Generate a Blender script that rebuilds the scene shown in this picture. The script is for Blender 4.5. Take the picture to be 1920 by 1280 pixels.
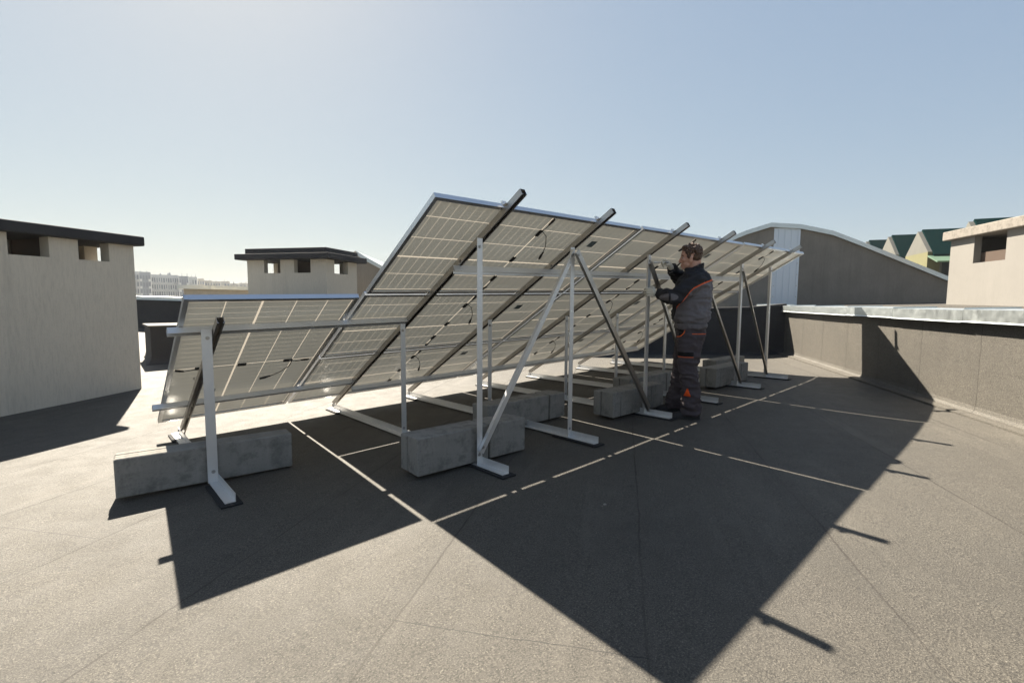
import bpy, bmesh, math, random
from mathutils import Vector, Matrix, noise
random.seed(7)
V = Vector
sc = bpy.context.scene
for o in list(bpy.data.objects): bpy.data.objects.remove(o)
# ------------------------------------------------------------------ camera, light, exposure
CAM = V((-1.6429, -5.4548, 1.3008))
yaw, pitch, roll, foc = -0.7373, -0.0834, 0.0062, 892.3
right0 = V((math.cos(yaw), math.sin(yaw), 0))
fwd = V((-math.sin(yaw)*math.cos(pitch), math.cos(yaw)*math.cos(pitch), math.sin(pitch)))
up0 = right0.cross(fwd)
rt = right0*math.cos(roll)+up0*math.sin(roll); up = -right0*math.sin(roll)+up0*math.cos(roll)
cd = bpy.data.cameras.new('camera'); cam = bpy.data.objects.new('camera', cd); sc.collection.objects.link(cam)
cam.matrix_world = Matrix(((rt.x, up.x, -fwd.x, CAM.x), (rt.y, up.y, -fwd.y, CAM.y), (rt.z, up.z, -fwd.z, CAM.z), (0, 0, 0, 1)))
cd.sensor_width = 36; cd.lens = foc/1920*36; cd.clip_start = .05; cd.clip_end = 6000
sc.camera = cam
SAZ, SEL = 0.1832, 0.7691
SUN = V((math.sin(SAZ)*math.cos(SEL), math.cos(SAZ)*math.cos(SEL), math.sin(SEL)))
w = bpy.data.worlds.new('World'); sc.world = w; w.use_nodes = True
nt = w.node_tree; nt.nodes.clear()
sky = nt.nodes.new('ShaderNodeTexSky'); sky.sky_type = 'NISHITA'; sky.sun_disc = False
sky.sun_elevation = SEL; sky.sun_rotation = SAZ
sky.air_density = 1.0; sky.dust_density = .8; sky.ozone_density = 1.0; sky.altitude = 200
bg = nt.nodes.new('ShaderNodeBackground'); bg.inputs[1].default_value = 0.087
wo = nt.nodes.new('ShaderNodeOutputWorld')
sepc = nt.nodes.new('ShaderNodeSeparateColor'); cmb = nt.nodes.new('ShaderNodeCombineColor'); nt.links.new(sky.outputs[0], sepc.inputs[0])
for i_, (k_, p_) in enumerate(((.64, .47), (.66, .42), (.675, .27))):      # sky colours graded per channel to even out their brightness
    a_ = nt.nodes.new('ShaderNodeMath'); a_.operation = 'MULTIPLY'; a_.inputs[1].default_value = .1625
    b_ = nt.nodes.new('ShaderNodeMath'); b_.operation = 'POWER'; b_.inputs[1].default_value = p_
    c_ = nt.nodes.new('ShaderNodeMath'); c_.operation = 'MULTIPLY'; c_.inputs[1].default_value = k_/.325
    nt.links.new(sepc.outputs[i_], a_.inputs[0]); nt.links.new(a_.outputs[0], b_.inputs[0]); nt.links.new(b_.outputs[0], c_.inputs[0]); nt.links.new(c_.outputs[0], cmb.inputs[i_])
nt.links.new(cmb.outputs[0], bg.inputs[0]); nt.links.new(bg.outputs[0], wo.inputs[0])
sd = bpy.data.lights.new('sun', 'SUN'); sd.energy = 5.0; sd.angle = math.radians(.55); sd.color = (1, .91, .77)
so = bpy.data.objects.new('sun', sd); sc.collection.objects.link(so); so.location = SUN*30
so.rotation_mode = 'QUATERNION'; so.rotation_quaternion = (-SUN).to_track_quat('-Z', 'Y')
vs = sc.view_settings; vs.view_transform = 'Standard'; vs.look = 'None'; vs.exposure = 1.9; vs.gamma = 1; vs.use_curve_mapping = False

# ------------------------------------------------------------------ materials
def mat(name, col=(.5, .5, .5), rough=.6, metal=0, spec=.5):
    m = bpy.data.materials.new(name); m.use_nodes = True
    p = m.node_tree.nodes['Principled BSDF']
    p.inputs['Base Color'].default_value = (*col, 1); p.inputs['Roughness'].default_value = rough
    p.inputs['Metallic'].default_value = metal; p.inputs['Specular IOR Level'].default_value = spec
    return m
class N:                                     # tiny node helper
    def __init__(s, m): s.m = m; s.t = m.node_tree; s.p = s.t.nodes['Principled BSDF']; s.out = s.t.nodes['Material Output']
    def n(s, ty, **k):
        x = s.t.nodes.new(ty)
        for a, b in k.items(): setattr(x, a, b)
        return x
    def put(s, sock, v):
        if hasattr(v, 'is_output'): s.t.links.new(v, sock)
        else: sock.default_value = v
    def math(s, op, a, b=0., c=0., clamp=False):
        x = s.n('ShaderNodeMath', operation=op, use_clamp=clamp)
        for i, v in enumerate((a, b, c)): s.put(x.inputs[i], v)
        return x.outputs[0]
    def coord(s, kind='Object'): return s.n('ShaderNodeTexCoord').outputs[kind]
    def mapping(s, vec, scale=(1, 1, 1), rot=(0, 0, 0), loc=(0, 0, 0)):
        x = s.n('ShaderNodeMapping'); s.put(x.inputs[0], vec)
        x.inputs['Scale'].default_value = scale; x.inputs['Rotation'].default_value = rot; x.inputs['Location'].default_value = loc
        return x.outputs[0]
    def noise(s, vec, scale=5, detail=4, rough=.55, out=0):
        x = s.n('ShaderNodeTexNoise'); s.put(x.inputs['Vector'], vec); x.inputs['Scale'].default_value = scale
        x.inputs['Detail'].default_value = detail; x.inputs['Roughness'].default_value = rough
        return x.outputs[out]
    def ramp(s, fac, stops):
        x = s.n('ShaderNodeValToRGB'); s.put(x.inputs[0], fac); e = x.color_ramp.elements
        while len(e) < len(stops): e.new(.5)
        for i, (p, c) in enumerate(stops):
            e[i].position = p; e[i].color = (*c, 1) if len(c) == 3 else c
        return x.outputs[0]
    def mix(s, f, a, b, mode='MIX'):
        x = s.n('ShaderNodeMix', data_type='RGBA', blend_type=mode)
        s.put(x.inputs[0], f); s.put(x.inputs[6], a if hasattr(a, 'is_output') else (*a, 1)); s.put(x.inputs[7], b if hasattr(b, 'is_output') else (*b, 1))
        return x.outputs[2]
    def sep(s, v):
        x = s.n('ShaderNodeSeparateXYZ'); s.put(x.inputs[0], v); return x.outputs
    def bump(s, h, dist=.002, strength=1.):
        x = s.n('ShaderNodeBump'); x.inputs['Distance'].default_value = dist; x.inputs['Strength'].default_value = strength
        s.put(x.inputs['Height'], h); s.t.links.new(x.outputs[0], s.p.inputs['Normal'])
    def base(s, c): s.put(s.p.inputs['Base Color'], c)
    def rough(s, c): s.put(s.p.inputs['Roughness'], c)
    def line(s, v, centre, width, soft=.4):   # 1 inside a stripe round centre
        d = s.math('ABSOLUTE', s.math('SUBTRACT', v, centre))
        return s.math('SUBTRACT', 1.0, s.math('SMOOTH_MIN', s.math('DIVIDE', d, width/2), 1.0, 0.0), clamp=True)
def g3(v): return (v, v, v)
def step_line(n, v, centre, width):
    return n.math('LESS_THAN', n.math('ABSOLUTE', n.math('SUBTRACT', v, centre)), width/2)

TH = math.atan2(.565, .825)                  # the building's own axes
E1 = V((math.cos(TH), math.sin(TH), 0)); E2 = V((-math.sin(TH), math.cos(TH), 0))

def membrane(name, floor=True, tone=1.):
    m = mat(name, rough=.8, spec=.45); n = N(m); co = n.coord()
    loc = n.mapping(co, rot=(0, 0, -TH)); s = n.sep(loc)
    grain = n.noise(co, 150, 4, .75); grain2 = n.noise(co, 62, 3, .7); big = n.noise(co, .9, 5, .6); mid = n.noise(co, 6, 4, .6)
    c = n.ramp(grain, [(.36, (.019*tone, .017*tone, .014*tone)), (.50, (.063*tone, .056*tone, .045*tone)), (.62, (.168*tone, .150*tone, .121*tone)), (.70, (.33*tone, .30*tone, .248*tone))])
    c = n.mix(n.ramp(grain2, [(.45, g3(0)), (.62, g3(.55))]), c, (.110*tone, .099*tone, .081*tone))
    c = n.mix(n.ramp(big, [(.3, g3(0)), (.75, g3(.38))]), c, (.05*tone, .047*tone, .042*tone))
    st = n.noise(n.mapping(loc, scale=(.6, 9, 9)), 3, 3, .6)
    c = n.mix(n.ramp(st, [(.45, g3(0)), (.8, g3(.18))]), c, (.12*tone, .109*tone, .092*tone))
    wob = n.math('MULTIPLY', n.math('SUBTRACT', n.noise(co, 2.2, 4, .7), .5), .05)
    v = s[1] if floor else s[0]
    sv = n.math('DIVIDE', n.math('ADD', n.math('ADD', v, 1.815+93), wob), .93)
    fr = n.math('FRACT', sv)
    seam = n.math('MAXIMUM', n.math('LESS_THAN', fr, .008), n.math('GREATER_THAN', fr, .998))
    lap = n.math('MULTIPLY', n.math('LESS_THAN', fr, .09), .07); sgap = n.ramp(n.noise(co, 1.7, 3, .6), [(.35, g3(.25)), (.6, g3(.8))])
    c = n.mix(lap, c, (.042*tone, .039*tone, .035*tone))
    c = n.mix(n.math('MULTIPLY', seam, sgap), c, (.028, .022, .017))
    if floor:                                # end laps, staggered from roll to roll
        row = n.math('FLOOR', sv); sh = n.math('MULTIPLY', row, 2.37)
        fx = n.math('FRACT', n.math('DIVIDE', n.math('ADD', n.math('ADD', s[0], sh), wob), 7.4))
        endl = n.math('LESS_THAN', fx, .0007)
        c = n.mix(n.math('MULTIPLY', endl, .8), c, (.02, .018, .016))
    stn = n.noise(co, .42, 6, .62); c = n.mix(n.ramp(stn, [(.50, g3(0)), (.56, g3(.22)), (.58, g3(.06)), (.75, g3(.30))]), c, (.045*tone, .040*tone, .034*tone))
    dust = n.noise(n.mapping(loc, scale=(.35, 2.2, 1)), 1.1, 5, .7); c = n.mix(n.ramp(dust, [(.55, g3(0)), (.75, g3(.42))]), c, (.17*tone, .152*tone, .125*tone))
    sp = n.noise(co, 17, 1, .5)              # small pale specks of grit
    c = n.mix(n.ramp(sp, [(.83, g3(0)), (.84, g3(.35))]), c, (.5, .47, .42))
    n.base(c); n.rough(n.ramp(mid, [(.2, g3(.62)), (.8, g3(.78))]))
    h = n.math('ADD', n.math('MULTIPLY', grain, 1.0), n.math('MULTIPLY', seam, -1.5))
    h = n.math('ADD', h, n.math('MULTIPLY', mid, .6)); h = n.math('ADD', h, n.math('MULTIPLY', n.math('LESS_THAN', fr, .09), 1.2))
    n.bump(h, .0045, 1.)
    return m
M = {}
M['membrane'] = membrane('mineral_bitumen_membrane', True, .86)
M['wall_membrane'] = membrane('upstand_membrane', False, 1.02)
def stucco(name, a, b, streak=1.):
    m = mat(name, rough=.9, spec=.2); n = N(m); co = n.coord()
    big = n.noise(co, 1.3, 5, .6); fine = n.noise(n.mapping(co, scale=(38, 38, 4.5)), 1.6, 6, .75); pits = n.noise(co, 60, 3, .6)
    c = n.mix(big, a, b)
    c = n.mix(n.ramp(fine, [(.46, g3(0)), (.80, g3(.48*streak))]), c, tuple(x*.55 for x in a))
    c = n.mix(n.ramp(pits, [(.62, g3(0)), (.75, g3(.5))]), c, tuple(x*.6 for x in a))
    drip = n.noise(n.mapping(co, scale=(3.5, 3.5, .25)), 1, 5, .7); c = n.mix(n.ramp(drip, [(.52, g3(0)), (.75, g3(.38*streak))]), c, tuple(x*.6 for x in a))
    n.base(c); n.bump(n.math('ADD', fine, n.math('MULTIPLY', pits, .5)), .006, .7)
    return m
M['stucco'] = stucco('ribbed_stucco', (.54, .48, .39), (.63, .565, .46))
M['stucco_pale'] = stucco('pale_stucco', (.215, .203, .185), (.26, .246, .224), .45)
M['stucco_grey'] = stucco('rendered_grey_wall', (.16, .148, .128), (.27, .25, .22), .8)
def concrete(name, a, b):
    m = mat(name, rough=.92, spec=.2); n = N(m); co = n.coord()
    big = n.noise(co, 4, 6, .65); fine = n.noise(co, 70, 3, .6); st = n.noise(n.mapping(co, scale=(26, 26, 2)), 1, 4, .6)
    c = n.mix(big, a, b); c = n.mix(n.ramp(fine, [(.55, g3(0)), (.75, g3(.45))]), c, tuple(x*.55 for x in a))
    c = n.mix(n.ramp(st, [(.5, g3(0)), (.85, g3(.22))]), c, tuple(x*1.3 for x in b)); patch = n.noise(co, 9, 5, .7); c = n.mix(n.ramp(patch, [(.48, g3(0)), (.66, g3(.65))]), c, tuple(x*.6 for x in a))
    n.base(c); n.bump(n.math('ADD', fine, big), .003, .7)
    return m
M['concrete'] = concrete('cast_concrete', (.18, .171, .152), (.31, .293, .262))
M['slab_concrete'] = concrete('rough_cap_concrete', (.20, .18, .155), (.30, .275, .24))
def metal(name, col, r0, r1, metallic=1., stretch=(1, 1, 1)):
    m = mat(name, metal=metallic); n = N(m); co = n.coord()
    a = n.noise(n.mapping(co, scale=stretch), 12, 4, .6); b = n.noise(co, 2.5, 3, .5)
    n.base(n.mix(b, tuple(x*.8 for x in col), col)); n.rough(n.ramp(a, [(.3, g3(r0)), (.7, g3(r1))]))
    n.bump(a, .0006, .5)
    return m
M['alu'] = metal('extruded_aluminium', (.80, .795, .78), .44, .60, .78, (1, 1, 1))
M['shaded_alu'] = metal('shade_darkened_alu', (.50, .48, .45), .30, .46, 1., (1, 1, 1))  # darker copy of the aluminium: reflected ground shade put into its colour
M['alu_frame'] = metal('anodised_frame', (.74, .75, .76), .30, .42)
M['galv'] = metal('galvanised_coping', (.62, .66, .66), .30, .50, .9)
M['steel'] = metal('bolt_steel', (.45, .44, .42), .3, .5)
M['rubber'] = mat('black_rubber', (.022, .022, .023), .85, 0, .3)
M['black'] = mat('black_plastic', (.012, .012, .013), .5)
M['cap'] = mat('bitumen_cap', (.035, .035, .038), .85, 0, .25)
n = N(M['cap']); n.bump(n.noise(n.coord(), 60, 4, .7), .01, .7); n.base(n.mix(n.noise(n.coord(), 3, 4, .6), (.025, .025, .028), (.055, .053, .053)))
M['sticker'] = mat('label_sticker', (.10, .14, .16), .4)
M['corr'] = mat('corrugated_sheet', (.60, .66, .72), .42, .25)
M['green_roof'] = mat('dark_green_tiles', (.0004, .018, .018), .9, 0, .03)
M['awning'] = mat('pale_green_sheet', (.09, .15, .10), .6)
M['yellow'] = stucco('yellow_render', (.15, .142, .075), (.18, .17, .095), .2)
M['pale_gable'] = stucco('pale_gable_render', (.12, .12, .108), (.16, .156, .14), .2)
M['glass'] = mat('window_glass', (.05, .06, .07), .12, 0, .8)
M['dark_in'] = mat('shade_dark_interior', (.075, .05, .035), .9)  # shade inside the vent openings, put into a dark brown colour
M['block_a'] = mat('apartment_render', (.62, .60, .58), .9); M['block_b'] = mat('apartment_grey_panel', (.26, .27, .31), .9)
M['block_c'] = mat('apartment_tan', (.48, .42, .35), .9); M['far_glass'] = mat('far_window', (.16, .17, .20), .3)
M['earth'] = mat('city_ground', (.16, .17, .13), 1)
n = N(M['earth']); n.base(n.mix(n.noise(n.coord(), .03, 6, .6), (.10, .12, .07), (.24, .22, .19)))

LONG, SHORT = 2.262, 1.131
def laminate():
    m = mat('solar_laminate', rough=.22, spec=.5); n = N(m); s = n.sep(n.coord()); co = n.coord()
    x, y = s[0], s[1]
    fx = n.math('FRACT', n.math('DIVIDE', n.math('ADD', x, -LONG/2+.0745*50), .0745))
    d = n.math('MINIMUM', fx, n.math('SUBTRACT', 1.0, fx))
    fine = n.math('LESS_THAN', d, .0019/.0745)
    mid = step_line(n, x, LONG/2, .011)
    wide = 0.
    for c, wd in ((.021, .007), (.245, .006), (.469, .015), (.696, .006), (.921, .006), (1.112, .006)):
        wide = n.math('MAXIMUM', wide, step_line(n, y, c, wd))
    strong = n.math('MAXIMUM', mid, wide)
    edge = n.math('MAXIMUM', n.math('LESS_THAN', x, .022), n.math('GREATER_THAN', x, LONG-.022))
    strong = n.math('MAXIMUM', n.math('MAXIMUM', strong, edge), n.math('MULTIPLY', fine, .6))
    cellid = n.noise(n.mapping(co, scale=(13.4, 4.45, 1)), 1.1, 0, .5)
    var = n.noise(co, 2.2, 3, .5)
    rear = n.mix(cellid, (.45, .46, .44), (.52, .53, .51)); rear = n.mix(n.math('MULTIPLY', var, .5), rear, (.58, .565, .52))
    front = (.010, .013, .022)
    geo = n.n('ShaderNodeNewGeometry')
    cell = n.mix(geo.outputs['Backfacing'], rear, front)
    n.base(n.mix(n.math('MULTIPLY', fine, .55), cell, (.62, .58, .50)))
    n.rough(n.ramp(var, [(.3, g3(.27)), (.7, g3(.38))]))
    # the gaps between the cells are milky glass that lets the sun through
    tr = n.n('ShaderNodeBsdfTranslucent'); tr.inputs[0].default_value = (.56, .51, .44, 1)
    df = n.n('ShaderNodeBsdfDiffuse'); df.inputs[0].default_value = (.60, .57, .50, 1)
    mx = n.n('ShaderNodeMixShader'); mx.inputs[0].default_value = .20
    n.t.links.new(df.outputs[0], mx.inputs[1]); n.t.links.new(tr.outputs[0], mx.inputs[2])
    m2 = n.n('ShaderNodeMixShader'); n.t.links.new(strong, m2.inputs[0])
    tc = n.n('ShaderNodeBsdfTranslucent'); n.t.links.new(n.mix(var, (.49, .505, .475), (.58, .595, .56)), tc.inputs[0])
    mc = n.n('ShaderNodeMixShader'); mc.inputs[0].default_value = .038
    n.t.links.new(n.p.outputs[0], mc.inputs[1]); n.t.links.new(tc.outputs[0], mc.inputs[2])
    n.t.links.new(mc.outputs[0], m2.inputs[1]); n.t.links.new(mx.outputs[0], m2.inputs[2])
    n.t.links.new(m2.outputs[0], n.out.inputs[0])
    return m
M['laminate'] = laminate()

# ------------------------------------------------------------------ mesh helpers
COL = sc.collection
class MB:
    def __init__(s): s.v = []; s.f = []
    def add(s, vs, fs):
        k = len(s.v); s.v += [tuple(a) for a in vs]; s.f += [tuple(i+k for i in f) for f in fs]; return s
    def box(s, o, a, b, c):                  # parallelepiped from corner o
        o, a, b, c = map(V, (o, a, b, c))
        p = [o, o+a, o+a+b, o+b, o+c, o+a+c, o+a+b+c, o+b+c]
        f = [(0, 3, 2, 1), (4, 5, 6, 7), (0, 1, 5, 4), (1, 2, 6, 5), (2, 3, 7, 6), (3, 0, 4, 7)]
        if a.cross(b).dot(c) < 0: f = [q[::-1] for q in f]
        return s.add(p, f)
    def prism(s, poly, ext):                 # poly: planar 3-D ring, extruded along ext
        ext = V(ext); poly = [V(p) for p in poly]; n = len(poly)
        nr = V((0, 0, 0))
        for i in range(n): nr += poly[i].cross(poly[(i+1) % n])
        if nr.dot(ext) > 0: poly = poly[::-1]
        fs = [tuple(range(n)), tuple(range(2*n-1, n-1, -1))]+[(i, n+i, n+(i+1) % n, (i+1) % n) for i in range(n)]
        return s.add(poly+[p+ext for p in poly], fs)
    def tube(s, pts, rad, seg=8, caps=True):
        pts = [V(p) for p in pts]; n = len(pts); rad = rad if isinstance(rad, (list, tuple)) else [rad]*n
        k = len(s.v); t = (pts[1]-pts[0]).normalized(); a = t.orthogonal().normalized()
        for i, p in enumerate(pts):
            t = (pts[min(i+1, n-1)]-pts[max(i-1, 0)]).normalized(); a = (a-t*a.dot(t)).normalized(); b = t.cross(a)
            for j in range(seg):
                q = 2*math.pi*j/seg; s.v.append(tuple(p+(a*math.cos(q)+b*math.sin(q))*rad[i]))
        for i in range(n-1):
            for j in range(seg):
                s.f.append((k+i*seg+j, k+i*seg+(j+1) % seg, k+(i+1)*seg+(j+1) % seg, k+(i+1)*seg+j))
        if caps: s.f.append(tuple(k+j for j in range(seg))[::-1]); s.f.append(tuple(k+(n-1)*seg+j for j in range(seg)))
        return s
    def loft(s, rings):                      # rings: lists of points, same count, closed ends
        k = len(s.v); n = len(rings); seg = len(rings[0])
        for r in rings: s.v += [tuple(p) for p in r]
        for i in range(n-1):
            for j in range(seg):
                s.f.append((k+i*seg+j, k+i*seg+(j+1) % seg, k+(i+1)*seg+(j+1) % seg, k+(i+1)*seg+j))
        s.f.append(tuple(k+j for j in range(seg))[::-1]); s.f.append(tuple(k+(n-1)*seg+j for j in range(seg)))
        return s
    def build(s, name, m, parent=None, smooth=False, bevel=0, mtx=None, inv=None):
        me = bpy.data.meshes.new(name)
        vs = s.v
        if inv is not None: vs = [tuple(inv @ V(p)) for p in vs]
        me.from_pydata(vs, [], s.f); me.update()
        bm = bmesh.new(); bm.from_mesh(me); bmesh.ops.recalc_face_normals(bm, faces=bm.faces); bm.to_mesh(me); bm.free()
        if smooth:
            for p in me.polygons: p.use_smooth = True
        me.materials.append(m)
        o = bpy.data.objects.new(name, me); COL.objects.link(o)
        if parent: o.parent = parent
        if mtx is not None: o.matrix_world = mtx
        if bevel:
            b = o.modifiers.new('bevel', 'BEVEL'); b.width = bevel; b.segments = 2; b.limit_method = 'ANGLE'; b.angle_limit = .6
        return o
def tag(o, label=None, cat=None, group=None, kind=None):
    for k, v in (('label', label), ('category', cat), ('group', group), ('kind', kind)):
        if v: o[k] = v
    return o
def empty(name, mtx, label=None, cat=None, group=None):
    o = bpy.data.objects.new(name, None); COL.objects.link(o); o.empty_display_size = .1
    if isinstance(mtx, Matrix): o.matrix_world = mtx
    else: o.location = mtx
    return tag(o, label, cat, group)
def copy_tree(o, parent=None):
    c = o.copy(); COL.objects.link(c); c.parent = parent
    for ch in o.children: copy_tree(ch, c)
    return c
E2W = (E2.x, E2.y)
def gz(x, y):
    t = y-.8; r = .5*(t+math.sqrt(t*t+.3))   # the roof falls to a shallow valley, then rises again
    g = .0165*x-.0239*y+(.065*(r-.02) if y > -4 else 0)
    k = E2W[0]*x+E2W[1]*y                    # distance across the roof: it lifts a little towards the right parapet
    return g+.05*max(0., (-6.1-k)/.77)**2 if k < -6.1 else g
def G(x, y, h=0): return V((x, y, gz(x, y)+h))
def ray(px, py): return rt*((px-960)/foc)+up*((640-py)/foc)+fwd
def sightline(azd, d, el=None):              # point seen at an azimuth and a distance (surveyed from the photo)
    a = math.radians(azd); return V((CAM.x+d*math.sin(a), CAM.y+d*math.cos(a), CAM.z+(el*d if el is not None else -CAM.z)))

# ------------------------------------------------------------------ setting: ground, roof
mb = MB(); mb.add([(-699, -699, -15), (899, -699, -15), (899, 899, -15), (-699, 899, -15)], [(0, 1, 2, 3)])
tag(mb.build('ground', M['earth']), kind='structure')
mb = MB(); nx, ny = 90, 90; vs_, fs_ = [], []
for j in range(ny+1):
    for i in range(nx+1):
        a = -24+i*.5; b = -7.0+j*.13 if j < 12 else -5.44+(j-12)*.4       # along the building's axes
        p = E1*a+E2*b; z = gz(p.x, p.y)+.006*noise.noise(V((p.x*.8, p.y*.8, 3)))
        vs_.append((p.x, p.y, z))
for j in range(ny):
    for i in range(nx): k = j*(nx+1)+i; fs_.append((k, k+1, k+nx+2, k+nx+1))
mb.add(vs_, fs_)
tag(mb.build('flat_roof', M['membrane'], smooth=True), kind='structure')
# body of the building under the roof, so the roof stands on something from any side
mb = MB(); c0 = E1*-24+E2*-6.99
mb.prism([c0+V((0, 0, -15)), c0+E1*45+V((0, 0, -15)), c0+E1*45+E2*31+V((0, 0, -15)), c0+E2*31+V((0, 0, -15))], (0, 0, 13.6))
tag(mb.build('apartment_house_walls', M['stucco_grey']), 'grey rendered walls of the building under the rooftop', 'building')

hz = bpy.data.materials.new('thin_haze'); hz.use_nodes = True; hz.node_tree.nodes.clear()
pv = hz.node_tree.nodes.new('ShaderNodeVolumePrincipled'); ho = hz.node_tree.nodes.new('ShaderNodeOutputMaterial'); hz.node_tree.links.new(pv.outputs[0], ho.inputs['Volume'])
pv.inputs['Color'].default_value = (.86, .90, .95, 1); pv.inputs['Density'].default_value = .00035; pv.inputs['Anisotropy'].default_value = .3
tag(MB().box((-700, -700, -16), (1600, 0, 0), (0, 1600, 0), (0, 0, 32)).build('haze', hz), kind='stuff')
# ------------------------------------------------------------------ parapets
def wall_run(root, A, B, h, th, out, step=.5, cove=.10, drop_=0, m='wall_membrane'):
    """membrane covered upstand from A to B (xy), with its foot coved out onto the roof; out = horizontal unit towards the roof"""
    L = (B-A).length; d = (B-A).normalized(); n = max(2, int(L/step)); mb = MB(); rings = []
    for i in range(n+1):
        p = A+d*(L*i/n); g = gz(p.x, p.y)+drop_*i/n; wv = .008*noise.noise(p*1.7)
        prof = [(-th, -.3), (-th, h), (0+wv, h), (0+wv, cove), (cove*.10, cove*.5), (cove*.35, cove*.16), (cove*.9, .012), (cove*1.7, .003), (cove*1.7, -.3)]
        rings.append([V((p.x, p.y, g))+out*a+V((0, 0, z)) for a, z in prof])
    mb.loft(rings); return mb.build('upstand', M[m], root)
def coping(root, A, B, h, th, out, seg=1.25, over=.07, drop=.085, d0=.0, d1=.0):
    L = (B-A).length; d = (B-A).normalized(); n = max(1, round(L/seg))
    for i in range(n):
        a = A+d*(L*i/n+.002); b = A+d*(L*(i+1)/n-.002); dz = random.uniform(-.004, .008)
        mb = MB(); rings = []
        for p in (a, b):
            g = V((p.x, p.y, gz(p.x, p.y)+h+dz+d0+(d1-d0)*(p-A).length/L))
            prof = [(-th-over, -drop), (-th-over, .012), (over, .0), (over, -drop), (over+.018, -drop-.012), (over-.006, -drop-.010), (over-.006, -.006), (-th-over+.006, .004), (-th-over+.006, -drop)]
            rings.append([g+out*x+V((0, 0, z)) for x, z in prof])
        mb.loft(rings)
        mb.box(rings[1][1]-d*.012+V((0, 0, .003)), d*.010, rings[1][2]-rings[1][1], (0, 0, .014))
        mb.build('coping_sheet', M['galv'], root)
CORN = V((12.15, -.33, 0)); OUT_R = E2
RW0 = E1*-9+E2*-6.87; RW1 = E1*8.75+E2*-6.87
t = empty('parapet_wall', G(RW0.x, RW0.y), 'grey membrane parapet on the right with metal coping, crossed by the array shadow', 'parapet')
t.location = (0, 0, 0); WH = .94
wall_run(t, RW0, RW1, WH, .32, E2, cove=.075); coping(t, RW0, RW1, WH+.06, .32, E2, drop=.11)
FD = E2; FO = -E1; FC = E1*6.72+E2*-6.87
F0 = FC-FD*.01; F1 = FC+FD*22; FM = FC+FD*12.5
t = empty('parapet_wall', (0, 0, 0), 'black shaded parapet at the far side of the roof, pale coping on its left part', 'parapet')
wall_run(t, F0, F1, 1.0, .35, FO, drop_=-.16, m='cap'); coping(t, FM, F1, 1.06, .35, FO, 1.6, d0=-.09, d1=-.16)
mb = MB(); ring = []                          # ragged membrane edge on the bare part
for i in range(40):
    p = F0+(FM-F0)*(i/39); g = gz(p.x, p.y)+.99; a = .03*noise.noise(p*3)
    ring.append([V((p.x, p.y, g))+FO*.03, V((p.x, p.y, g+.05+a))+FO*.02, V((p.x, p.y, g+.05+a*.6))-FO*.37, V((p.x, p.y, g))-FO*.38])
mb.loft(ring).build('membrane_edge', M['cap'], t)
# neighbouring roof beyond the right parapet, a little higher
mb = MB(); a0 = E1*-9+E2*-7.19; z1, z2 = 1.13, 1.33
mb.add([a0+V((0, 0, z1-.2)), E1*8.85+E2*-7.19+V((0, 0, z1+.04)), E1*14.2+E2*-7.19+V((0, 0, z1+.05)), E1*14.2+E2*-12.3+V((0, 0, z2)), E1*14.2+E2*-26+V((0, 0, z2+.3)), E1*-9+E2*-26+V((0, 0, z2)), E1*-9+E2*-12.3+V((0, 0, z2-.05))], [(0, 1, 2, 3, 4, 5, 6)])
tag(mb.build('upper_roof', M['membrane']), kind='structure')

# ------------------------------------------------------------------ ventilation houses
def vent_house(name, K, da, La, db, Lb, z0, z1, m, holes_a, holes_b, cap_over, cap_t, label, th=.16, tiers=1, capm=None, inner=True):
    """K near corner; walls run La along da and Lb along db; holes: (start, end, bottom) measured along the wall, up to the cap"""
    t = empty(name, V((K.x, K.y, z0)), label, 'vent house'); inv = Matrix.Translation(-V((K.x, K.y, z0)))
    def wall(o, d, L, inn, holes, nm='wall'):
        mb = MB(); xs = 0
        for s, e, zb in sorted(holes):
            mb.box(o+d*xs, d*(s-xs), inn*th, (0, 0, z1-z0)); mb.box(o+d*s, d*(e-s), inn*th, (0, 0, zb)); xs = e
        mb.box(o+d*xs, d*(L-xs), inn*th, (0, 0, z1-z0))
        mb.build(nm, m, t, inv=inv)
    O = V((K.x, K.y, z0))
    wall(O, da, La, db, holes_a); wall(O+db*Lb, da, La, -db, holes_a)
    wall(O+db*th, db, Lb-2*th, da, [(s-th, e-th, zb) for s, e, zb in holes_b]); wall(O+db*th+da*La, db, Lb-2*th, -da, [(s-th, e-th, zb) for s, e, zb in holes_b])
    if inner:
        mb = MB(); mb.box(O+da*th*1.02+db*th*1.02, da*(La-2.04*th), db*(Lb-2.04*th), (0, 0, z1-z0-.42)); mb.build('shade_slab', M['dark_in'], t, inv=inv)  # inner block, its dark colour stands in for shade
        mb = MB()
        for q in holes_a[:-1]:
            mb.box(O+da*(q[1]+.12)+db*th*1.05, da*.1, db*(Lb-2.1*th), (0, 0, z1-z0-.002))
        if mb.v: mb.build('shade_partition', M['dark_in'], t, inv=inv)  # coloured dark so the openings look shaded inside
    for k in range(tiers):
        c = cap_over-.17*k*1.2; c = max(c, -.1); zz = z1+cap_t*k*1.02
        mb = MB(); mb.box(V((K.x, K.y, zz+.001))-da*c-db*c, da*(La+2*c), db*(Lb+2*c), (0, 0, cap_t))
        o = mb.build('roof_cap', capm or M['cap'], t, inv=inv, bevel=.02)
    return t
KA = V((-1.05, 2.94, 0)); A1 = V((math.cos(.545), math.sin(.545), 0)); A2 = V((-A1.y, A1.x, 0))
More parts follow.
